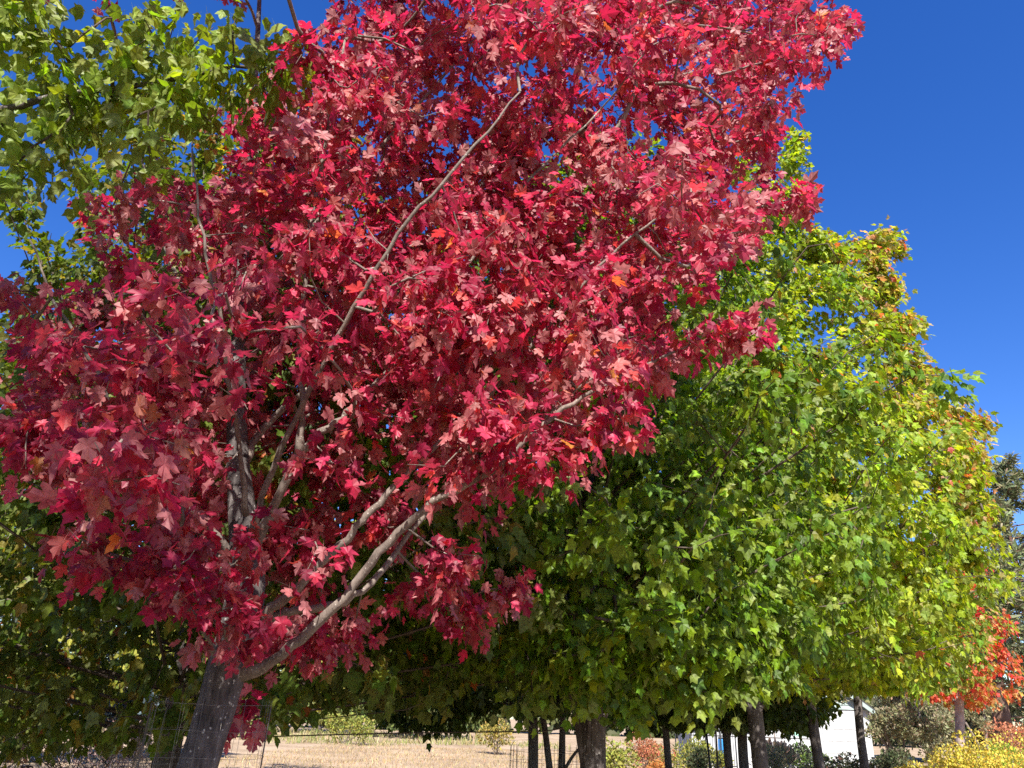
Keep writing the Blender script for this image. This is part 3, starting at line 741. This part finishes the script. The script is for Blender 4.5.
# ------------------------------------------------------------------ shrubs
def bush(name, px, d, w, h, label, pal, n=1800, ls=0.06, cat='shrub', depth=None, seed=0, x=None, z0=0.0, tmpl=T_SMALL, up=0.4, lumps=9, flat=1.0, stems=True, group='shrubs along the edge of the planting', mat=None):
    global RNG
    RNG = np.random.default_rng(400 + seed)
    if 1 <= seed <= 7:
        q = (d+5.5)/d; d += 5.5; w *= q; h = 1.6-(1.6-h)*q; ls *= 1.15
    base = spot(px, d) if x is None else np.array((x, d, 0.0)); base[2] = z0
    root = empty(name, base.tolist()); tag(root, label, cat, group)
    depth = depth or w
    C, Rr = [], []
    for i in range(lumps):
        a = RNG.uniform(0, 6.28); q = RNG.uniform(0, 0.72)**0.7
        c = base + (math.cos(a)*q*w/2, math.sin(a)*q*depth/2, h*RNG.uniform(0.35, 0.78)*(1-0.35*q*q*flat))
        C.append(c); Rr.append(min(w, h)*RNG.uniform(0.2, 0.34))
    C = np.array(C); Rr = np.array(Rr)
    i = RNG.choice(lumps, n, p=Rr**2/(Rr**2).sum())
    v = unit(RNG.normal(0, 1, (n, 3)))
    p = C[i] + v*(Rr[i]*RNG.uniform(0.5, 1.08, n)**0.5)[:, None]
    p[:, 2] = np.maximum(p[:, 2], base[2] + 0.03)
    u = v*0.7 + RNG.normal(0, 0.45, (n, 3)); u[:, 2] += up
    nn = v + RNG.normal(0, 0.5, (n, 3)); nn[:, 2] += 0.4
    leaf_mesh('foliage', p, u, nn, ls*np.exp(RNG.normal(0, 0.25, n)), mixcol(pal, n), tmpl, mat or M_SHRUB, root, petiole=False)
    if stems:
        mb = MB()
        for c, r in zip(C, Rr):
            b0 = base + RNG.normal(0, 0.06, 3)*(1, 1, 0) - (0, 0, 0.02)
            mb.tube(smooth_path([b0, (b0+c)/2 + RNG.normal(0, .05, 3), c], 3), np.linspace(0.02, 0.006, 7), 5)
        mb.build('stems', M_TWIG, root)
    return root

YG = [(3, (0.26, 0.27, 0.05)), (2, (0.2, 0.23, 0.045)), (1, (0.34, 0.31, 0.08))]
RU = [(3, (0.42, 0.16, 0.09)), (2, (0.36, 0.12, 0.06)), (1, (0.45, 0.24, 0.12))]
OR = [(3, (0.5, 0.2, 0.06)), (1, (0.45, 0.28, 0.08))]
YE = [(4, (0.55, 0.42, 0.06)), (2, (0.48, 0.42, 0.07)), (1, (0.36, 0.36, 0.06))]
DK = [(3, (0.05, 0.07, 0.03)), (2, (0.08, 0.095, 0.04)), (1, (0.1, 0.09, 0.05))]
JU = [(3, (0.25, 0.23, 0.13)), (2, (0.2, 0.21, 0.11)), (1, (0.32, 0.25, 0.17))]
PK = [(3, (0.4, 0.27, 0.22)), (2, (0.5, 0.38, 0.32)), (1, (0.25, 0.16, 0.13))]
bush('shrub', 611, 21, 1.15, 1.2, 'loose yellow-green shrub on straw just right of the stout trunk', YG, 1800, .07, seed=1)
bush('shrub', 646, 23, 1.3, 1.35, 'rounded rusty red shrub left of the thin dark trunk', RU, 2200, .055, seed=2)
bush('shrub', 660, 21, 0.7, 0.72, 'low bright orange shrub at the foot of the rusty red one', OR, 900, .055, seed=3)
bush('shrub', 660, 24.5, 0.9, 1.25, 'yellow-green shrub directly behind the thin dark trunk', YG, 1200, .06, seed=4)
bush('shrub', 692, 23, 1.7, 1.2, 'broad yellow-green shrub in front of the dark metal railing', YG, 2800, .06, seed=5)
bush('shrub', 699, 20.5, 0.8, 1.05, 'dark green upright shrub overlapping the broad yellow-green one', DK, 1400, .06, seed=6)
bush('shrub', 718, 24, 0.7, 0.9, 'small yellowish shrub behind the pair of slim stakes', YG, 900, .06, seed=7)
bush('shrub', 786, 24, 2.0, 1.15, 'low grey-green shrub at the foot of the garden wall', JU, 2600, .06, seed=8)
bush('shrub', 806, 30, 2.2, 1.15, 'glossy green hedge shrub below the mint door', [(3, (0.07, 0.12, 0.03)), (1, (0.14, 0.2, 0.04))], 2200, .08, seed=9)
bush('shrub', 842, 25, 1.6, 0.95, 'dark brownish shrub between the two slim trunks before the garage', DK + [(1.5, (0.16, 0.08, 0.06))], 2000, .07, seed=10)
bush('shrub', 886, 25, 1.7, 1.15, 'dark green shrub right of the garage beside the thin trunk', DK, 2200, .07, seed=11)
bush('shrub', 910, 19, 0.9, 1.1, 'small yellow shrub left of the yellow hedge', YE, 1500, .05, seed=12)
bush('hedge', 988, 17.5, 2.6, 1.58, 'rounded bright yellow hedge beneath the orange maple', YE, 9000, .05, seed=13, cat='hedge', depth=1.5, lumps=26, flat=0.6)
bush('hedge', 1024, 20, 1.5, 1.8, 'bright lime-green hedge at the right edge behind the yellow hedge', [(3, (0.22, 0.32, 0.03)), (1, (0.3, 0.36, 0.05))], 3000, .05, seed=14, cat='hedge')
bush('shrub', 1012, 27, 1.7, 2.5, 'rusty orange shrub at the right edge under the pines', RU, 2400, .07, seed=15)
bush('shrub', 112, 12, 2.2, 1.6, 'sunlit dry pinkish shrub below the shaded maple at the left', PK, 3600, .06, seed=16, tmpl=T_NEEDLE, up=0.8)
bush('shrub', 30, 9.5, 3.4, 1.5, 'dark dusty shrub in shade at the lower left corner', [(3, (0.1, 0.08, 0.08)), (2, (0.14, 0.11, 0.1))], 4200, .06, seed=17, tmpl=T_NEEDLE, up=0.6)
bush('shrub', 345, 46, 3.4, 1.5, 'olive shrub at the far edge of the dry field', YG, 1500, .12, seed=18)
bush('shrub', 497, 40, 1.5, 1.6, 'golden olive shrub at the end of the dry field left of the dark stems', [(3, (0.34, 0.26, 0.06)), (2, (0.26, 0.24, 0.06))], 1200, .10, seed=19)
# juniper-like grey shrubs with bare twisted limbs
def juniper(px, d, H, W, label, seed, limbs):
    global RNG
    RNG = np.random.default_rng(600 + seed)
    base = spot(px, d); root = empty('juniper', base.tolist()); tag(root, label, 'shrub', 'grey junipers beside the garage')
    mb = MB(); tips = []
    for pts, r in limbs:
        p = smooth_path([base + np.array(q) for q in pts], 5); mb.tube(p, np.linspace(r, r*0.3, len(p)), 8, wob=0.05); tips.append(p[-1]); tips.append(p[len(p)*2//3])
    mb.build('trunk', M_TWIG, root)
    cl = []
    for _ in range(34):
        t = tips[RNG.integers(len(tips))]; cl.append(t + RNG.normal(0, 1, 3)*(W*0.20, W*0.2, H*0.13))
    cl = np.array(cl); cl[:, 2] = np.maximum(cl[:, 2], 0.35)
    n = 5200; i = RNG.integers(0, len(cl), n); v = unit(RNG.normal(0, 1, (n, 3)))
    p = cl[i] + v*RNG.uniform(0.06, 0.3, (n, 1))*(1, 1, 0.75)
    u = v*0.8 + RNG.normal(0, 0.3, (n, 3)); u[:, 2] += 0.35
    leaf_mesh('foliage', p, u, v + RNG.normal(0, .5, (n, 3)), 0.09*np.exp(RNG.normal(0, .25, n)), mixcol(JU, n), T_SMALL, M_SHRUB, root, petiole=False)
juniper(897, 27, 2.7, 2.0, 'grey-olive juniper with a bare tan limb right of the garage', 1, [([(0, 0, 0), (-.1, 0, .8), (-.5, 0, 1.5), (-.7, 0, 2.1)], .07), ([(0, 0, 0), (.15, 0, .7), (.3, 0, 1.5), (.1, 0, 2.3)], .06), ([(-.1, 0, .9), (-.4, -.3, 1.7), (.1, -.5, 1.75), (.4, -.5, 1.5)], .04)])
juniper(927, 31, 3.0, 2.2, 'taller grey-olive juniper left of the pale orange-maple trunk', 2, [([(0, 0, 0), (.1, 0, 1), (.0, 0, 2), (-.2, 0, 2.8)], .08), ([(.05, 0, .6), (.5, 0, 1.6), (.7, 0, 2.5)], .06), ([(1.2, -.8, 0.6), (.8, -.8, 1.3), (.3, -.8, 1.7), (-.4, -.8, 1.8)], .06)])
juniper(985, 33, 3.6, 2.2, 'grey juniper right of the pale trunk against the dark pines', 3, [([(0, 0, 0), (-.1, 0, 1), (-.6, 0, 2.2), (-.9, 0, 3)], .08), ([(0, 0, 0), (.2, 0, 1.4), (.3, 0, 2.6), (.1, 0, 3.6)], .08)])
def dry_spiky():
    base = spot(776, 26); root = empty('spiky_plant', base.tolist()); tag(root, 'pale tan spiky dry plant right of the tall dappled trunk', 'plant')
    n = 420; v = RNG.normal(0, 0.45, (n, 3)); v[:, 2] = RNG.uniform(0.3, 1.2, n); v = unit(v)
    leaf_mesh('leaves', base + v*0.05 + (0, 0, 0.45), v, RNG.normal(0, 1, (n, 3)), RNG.uniform(0.35, 0.75, n), mixcol([(3, (0.5, 0.38, 0.3)), (1, (0.4, 0.28, 0.2))], n), T_NEEDLE, M_SHRUB, root, petiole=False)
    mb = MB(); mb.tube([base, base + (0, 0, 1.5)], [0.07, 0.02], 8); mb.build('stem', M_TWIG, root)
dry_spiky()

# ------------------------------------------------------------------ pines at the right
def pine(px, d, H, R, label, seed, cb=2.0, r=0.22, trunk_m=None, pal=((3, (0.14, 0.165, 0.075)), (2, (0.17, 0.19, 0.09)), (1, (0.24, 0.21, 0.12))), nt=64, blue=False, x=None, name='pine_tree', group='pines beyond the planting', lean=0.0):
    global RNG
    RNG = np.random.default_rng(700 + seed)
    base = spot(px, d); root = empty(name, base.tolist()); tag(root, label, 'tree', group)
    zs = np.linspace(-0.05, H, 14); tp = base + np.c_[lean*np.sin(zs*0.25), 0.15*np.sin(zs*0.5+seed), zs]
    mb = MB(); mb.tube(tp, np.interp(zs, [0, 0.5, H], [r*1.35, r, 0.03]), 14, wob=0.03); mb.build('trunk', trunk_m or M_PINEBARK, root)
    bm_ = MB(); tufts = []
    for i in range(nt):
        t = ((i+0.5)/nt); z = cb + (H-cb)*t; az = i*2.4 + RNG.normal(0, .3)
        L = R*(1-0.72*t)*RNG.uniform(0.65, 1.1)
        k = np.array((np.interp(z, zs, tp[:, 0]), np.interp(z, zs, tp[:, 1]), z))
        e = k + np.array((math.cos(az)*L, math.sin(az)*L, L*0.18))
        m = (k+e)/2 + (0, 0, -0.05*L)
        p = smooth_path([k, m, e], 4); bm_.tube(p, np.linspace(0.045, 0.012, len(p)), 5)
        for s in np.linspace(0.4, 1, 8):
            q = p[min(len(p)-1, int(s*(len(p)-1)))]
            tufts.append(q + RNG.normal(0, 1, 3)*L*(0.14, 0.14, 0.08))
    bm_.build('branches', trunk_m or M_PINEBARK, root)
    tufts = np.array(tufts); n = len(tufts)*34; i = np.repeat(np.arange(len(tufts)), 34)
    v = unit(RNG.normal(0, 1, (n, 3))); v[:, 2] = v[:, 2]*0.7 + 0.3
    p = tufts[i] + v*RNG.uniform(0, 0.22, (n, 1))
    leaf_mesh('crown', p, v + RNG.normal(0, .3, (n, 3)), RNG.normal(0, 1, (n, 3)), 0.24*np.exp(RNG.normal(0, .25, n)), mixcol(list(pal), n), T_NEEDLE*np.array((1.8, 1)), M_NEEDLE, root, petiole=False)
pine(1012, 34, 13.5, 3.6, 'tall dark pine at the right edge with thick reddish brown trunk', 1, cb=3.0, r=0.38)
pine(1062, 40, 15, 5, 'tall dark pine rising behind the right edge, mostly out of frame', 2, cb=2)
pine(985, 46, 8, 4, 'dark low pine behind the grey juniper and yellow hedge', 3, cb=0.8)
pine(930, 50, 8, 4, 'dark pine behind the junipers and the garage corner', 4, cb=0.8)
pine(30, 24, 9.0, 2.6, 'blue-grey conifer glimpsed through the shaded maple at the left', 5, cb=1.0, pal=((3, (0.09, 0.12, 0.11)), (2, (0.12, 0.15, 0.14))), name='conifer_tree', group='trees beyond the planting')
pine(140, 28, 6.5, 2.6, 'blue-grey conifer lower behind the shaded maple beside the red trunk', 6, cb=0.8, pal=((3, (0.08, 0.12, 0.14)), (2, (0.1, 0.15, 0.17))), name='conifer_tree', group='trees beyond the planting')

def far_wood():
    global RNG
    RNG = np.random.default_rng(900)
    n = 26000
    x = RNG.uniform(-95, 110, n); hgt = 4.2 + 1.8*np.sin(x*0.21) + 1.3*np.sin(x*0.53+1) + 0.6*np.sin(x*1.3)
    z = hgt*RNG.random(n)**0.7; y = 92 + RNG.uniform(-2, 2, n)*2 + 6*np.sin(x*0.07)
    p = np.c_[x, y, z]; u = RNG.normal(0, 1, (n, 3)); nn = RNG.normal(0, .6, (n, 3)); nn[:, 1] -= 1; nn[:, 2] += .6
    o = leaf_mesh('far_woodland', p, u, nn, 0.8*np.exp(RNG.normal(0, .3, n)), mixcol([(3, (0.06, 0.085, 0.03)), (2, (0.1, 0.12, 0.045)), (1, (0.15, 0.14, 0.06))], n), T_SMALL, M_SHRUB, None, petiole=False)
    tag(o, kind='stuff')
far_wood()

# ------------------------------------------------------------------ the house beyond the trees
def house():
    D = 38.0
    a = spot(712, D); b = spot(905, D)
    y0 = D; root = empty('house', ((a[0]+b[0])/2, y0+3.5, 0)); tag(root, 'white house with pale sage gable over its garage door, glimpsed between trunks', 'house')
    gl, gr = spot(764, D)[0], spot(874, D)[0]                    # garage wing
    gc, gw = (gl+gr)/2, gr-gl
    mb = MB(); mb.box((gc, y0+3.5, 1.2), (gw, 7.0, 2.4)); mb.box(((a[0]+gl)/2 - 0.01, y0+4.2, 1.5), (gl-a[0], 5.6, 3.0)); mb.build('wall', M_WHITE, root, False)
    # sage gable with lap siding
    mb = MB(); pk = 1.75
    for i in range(9):
        z0, z1 = 2.4 + pk*i/9, 2.4 + pk*(i+1)/9
        w0, w1 = gw/2*(1-i/9), gw/2*(1-(i+1)/9)
        mb.add([(gc-w0, y0-0.05, z0), (gc+w0, y0-0.05, z0), (gc+w1, y0-0.02, z1), (gc-w1, y0-0.02, z1), (gc-w0, y0+.1, z0), (gc+w0, y0+.1, z0), (gc+w1, y0+.1, z1), (gc-w1, y0+.1, z1)],
               [(0,1,2,3),(5,4,7,6),(0,4,5,1),(2,6,7,3),(1,5,6,2),(0,3,7,4)])
    mb.build('gable', M_SAGE, root, False)
    mb = MB(); ov = 0.55; th = 0.16
    for s in (-1, 1):
        e = (gw/2+ov)
        zE = 2.4 - ov*pk/(gw/2)
        xs = [gc, gc+s*e]; zz = [2.44+pk, zE+0.04]
        f = []
        v = [(xs[0], y0-0.28, zz[0]), (xs[1], y0-0.28, zz[1]), (xs[1], y0+7.5, zz[1]), (xs[0], y0+7.5, zz[0])]
        v += [(x, y, z+th) for x, y, z in v]
        mb.add(v, [(0,1,2,3),(4,7,6,5),(0,4,5,1),(1,5,6,2),(2,6,7,3),(3,7,4,0)])
    x0, x1 = a[0]-0.5, gl-0.02
    v = [(x0, y0+0.9, 2.86), (x1, y0+0.9, 2.86), (x1, y0+4.2, 4.4), (x0, y0+4.2, 4.4), (x1, y0+7.5, 2.86), (x0, y0+7.5, 2.86)]
    v += [(x, y, z+th) for x, y, z in v]
    mb.add(v, [(0,3,2,1),(3,5,4,2),(6,7,8,9),(9,8,10,11),(0,1,7,6),(4,5,11,10),(1,2,8,7),(2,4,10,8),(0,6,9,3),(3,9,11,5)])
    mb.build('roof', M_ROOF, root, False)
    mb = MB()
    for s in (-1, 1):
        e = gw/2+ov; zE = 2.4-ov*pk/(gw/2)
        v = [(gc, y0-0.31, 2.30+pk), (gc+s*e, y0-0.31, zE-0.1), (gc+s*e, y0-0.31, zE+0.1), (gc, y0-0.31, 2.50+pk)]
        v += [(x, y-0.04, z) for x, y, z in v]
        mb.add(v, [(0,1,2,3),(7,6,5,4),(0,4,5,1),(1,5,6,2),(2,6,7,3),(3,7,4,0)])
    mb.build('fascia', M_SAGE, root, False)
    # garage door
    dx = spot(847, D)[0]; dw = 2.0
    mb = MB()
    for i in range(4):
        for k in range(4):
            mb.box((dx - dw/2 + dw*(k+.5)/4, y0-0.03, 0.05+0.5*(i+.5)), (dw/4-0.07, 0.05, 0.42))
        mb.box((dx, y0-0.015, 0.05+0.5*(i+.5)), (dw, 0.05, 0.49))
    g = mb.build('garage_door', M_WHITE, root, False)
    mb = MB()
    for i in range(1, 4): mb.box((dx, y0-0.058, 0.05+0.5*i), (dw-.06, 0.012, 0.035))  # darker strips over the panel joints stand in for shade in the recesses
    mb.build('seam_shade_strips', M_SAGE, g, False)
    mb = MB()
    for s in (-1, 1): mb.box((dx+s*(dw/2+.09), y0-0.03, 1.04), (0.16, 0.1, 2.08))
    mb.box((dx, y0-0.035, 2.12), (dw+0.34, 0.11, 0.14)); mb.build('frame', M_TRIM, g, False)
    mb = MB(); mb.tube([(gl+.12, y0-.08, .1), (gl+.12, y0-.08, 2.5)], .05, 8); mb.build('downpipe', M_TRIM, root)
    # mint side door in the set-back wing
    mx = spot(806, D)[0]; yb = y0
    mb = MB(); mb.box((mx, yb-0.03, 1.0), (0.9, 0.06, 2.0)); mb.box((mx, yb-0.065, 1.65), (.72, .03, .8)); mb.box((mx, yb-0.065, .6), (.72, .03, .8)); dr = mb.build('door', M_MINT, root, False)
    mb = MB()
    for s in (-1, 1): mb.box((mx+s*.56, yb-0.04, 1.02), (0.1, 0.1, 2.04))
    mb.box((mx, yb-.04, 2.09), (1.24, .1, .1)); mb.build('frame', M_TRIM, dr, False)
    mb = MB(); mb.tube([(mx-.4, yb-.14, 1.05), (mx-.3, yb-.14, 1.05)], .02, 8); mb.tube([(mx-.4, yb-.14, 1.05), (mx-.4, yb-.05, 1.05)], .02, 8); mb.build('handle', M_DARKMETAL, dr)
house()

def garden_wall():
    D = 33.5; a, b = spot(690, D)[0], spot(812, D)[0]
    mb = MB(); mb.box(((a+b)/2, D, 0.6), (b-a, 0.2, 1.2)); mb.box(((a+b)/2, D, 1.235), (b-a+.06, 0.28, 0.07))
    o = mb.build('garden_wall', M_WHITE, None, False); recentre(o); tag(o, 'low white garden wall running behind the railing and trunks', 'wall')
garden_wall()
def railing():
    D = 31.5; a, b = spot(676, D)[0], spot(736, D)[0]
    root = empty('railing', ((a+b)/2, D, 0)); tag(root, 'dark metal railing with thin upright bars beyond the shrubs', 'fence')
    n = 5
    for i in range(n):
        x = a+(b-a)*i/(n-1); mb = MB(); mb.box((x, D, .77), (.04, .04, 1.54)); mb.box((x, D, 1.55), (.06, .06, .03)); mb.build('post', M_DARKMETAL, root, False)
    for z in (0.2, 1.5):
        mb = MB(); mb.box(((a+b)/2, D-0.002, z), (b-a, .035, .035)); mb.build('rail', M_DARKMETAL, root, False)
    mb = MB(); k = 26
    for i in range(1, k):
        x = a+(b-a)*i/k; mb.box((x, D+.003, .85), (.016, .016, 1.42))
    mb.build('balusters', M_DARKMETAL, root, False)
railing()
def barrel():
    p = spot(722, 32.6); c = p + (0, 0, 0)
    root = empty('barrel', p.tolist()); tag(root, 'slim bright blue barrel behind the railing, left of the forked trunk', 'barrel')
    prof = [(0, .20), (.03, .24), (.3, .26), (.33, .275), (.36, .26), (.62, .26), (.65, .275), (.68, .26), (1.05, .24), (1.1, .2)]
    mb = MB(); mb.tube([c+(0, 0, z) for z, r in prof], [r*0.55 for z, r in prof], 20); mb.build('body', M_BLUE, root)
    mb = MB(); mb.tube([c+(0, 0, 1.1), c+(0, 0, 1.14)], .125, 20); mb.build('lid', M_DARKMETAL, root)
barrel()
for i, (px, d, lean, lab) in enumerate([(712, 16, -0.10, 'dark slim stake leaning left beside the forked dark trunk'), (716, 16.2, 0.02, 'paler slim upright stake right of the leaning one')]):
    p = spot(px, d); mb = MB(); mb.tube([p+(0, 0, -.05), p+(lean*.5, 0, .8), p+(lean, 0, 1.65)], [.022, .021, .018], 8); mb.tube([p+(lean, 0, 1.65), p+(lean, 0, 1.68)], [.018, .01], 8)
    o = mb.build('tree_stake', M_WOODSTAKE if i else M_DARKMETAL); recentre(o); tag(o, lab, 'stake', 'stakes for a young tree')
def boulder():
    global RNG
    RNG = np.random.default_rng(5)
    c = spot(942, 16.5); P = []; n, m = 16, 9
    for j in range(m+1):
        for i in range(n):
            th, ph = math.pi*j/m, 2*math.pi*i/n; v = np.array((math.sin(th)*math.cos(ph), math.sin(th)*math.sin(ph), math.cos(th)))
            P.append(c + v*(.42, .3, .33)*(1+0.12*noise3(v[None]*1.0, 2.2, 7)[0]) + (0, 0, .2))
    f = [(j*n+i, (j+1)*n+i, (j+1)*n+(i+1) % n, j*n+(i+1) % n) for j in range(m) for i in range(n)]
    mb = MB(); mb.add(P, f); o = mb.build('boulder', M_STONE); recentre(o); tag(o, 'pale rounded boulder at the left foot of the yellow hedge', 'rock')
boulder()

# ------------------------------------------------------------------ wire tree guards
def guard(base, r, h, label, nv=20, dz=0.1, wire=0.0016, seed=0, tilt=(0, 0)):
    root = empty('tree_guard', list(base)); tag(root, label, 'tree guard', 'wire guards round the trunks')
    base = np.asarray(base, float)
    tl = lambda z: np.array((tilt[0]*z, tilt[1]*z, z))
    mb = MB()
    for i in range(nv):
        a = 2*math.pi*i/nv; q = base + (math.cos(a)*r, math.sin(a)*r, 0)
        mb.tube([q + tl(z) + RNG.normal(0, .004, 3) for z in np.linspace(0, h, 6)], wire, 5)
    mb.build('upright_wires', M_WIRE, root)
    mb = MB()
    for z in np.arange(0.05, h+0.001, dz):
        rr = r + wire*2
        mb.tube([base + tl(z) + (math.cos(a)*rr, math.sin(a)*rr, 0.004*math.sin(3*a+z*9)) for a in np.linspace(0, 2*math.pi, 25)], wire*.9, 5, caps=False)
    mb.build('hoop_wires', M_WIRE, root)
    for a in (0.6, 0.6+math.pi):
        q = base + (math.cos(a)*(r+.012), math.sin(a)*(r+.012), 0)
        mb = MB(); mb.tube([q + tl(-.1), q + tl(h*.5), q + tl(h*0.98)], .004, 6); mb.build('stake', M_WOODSTAKE, root)
guard(spot(196, 4.35)+(0.02, 0, 0), .29, 1.64, 'tall wire mesh guard round the speckled trunk of the red maple', 18, .12, .0009, tilt=(.03, 0))
guard(bF, .30, 1.55, 'sunlit wire mesh guard round the dark trunk just left of the red maple', 16, .12, .002, tilt=(0.02, 0))
guard(bG+(.25, 0, 0), .62, 1.2, 'low wire mesh guard round the dark three-stemmed maple', 30, .15, .0028)
guard(bA, .40, 1.05, 'low wire mesh guard round the stout dappled trunk', 20, .15, .002)
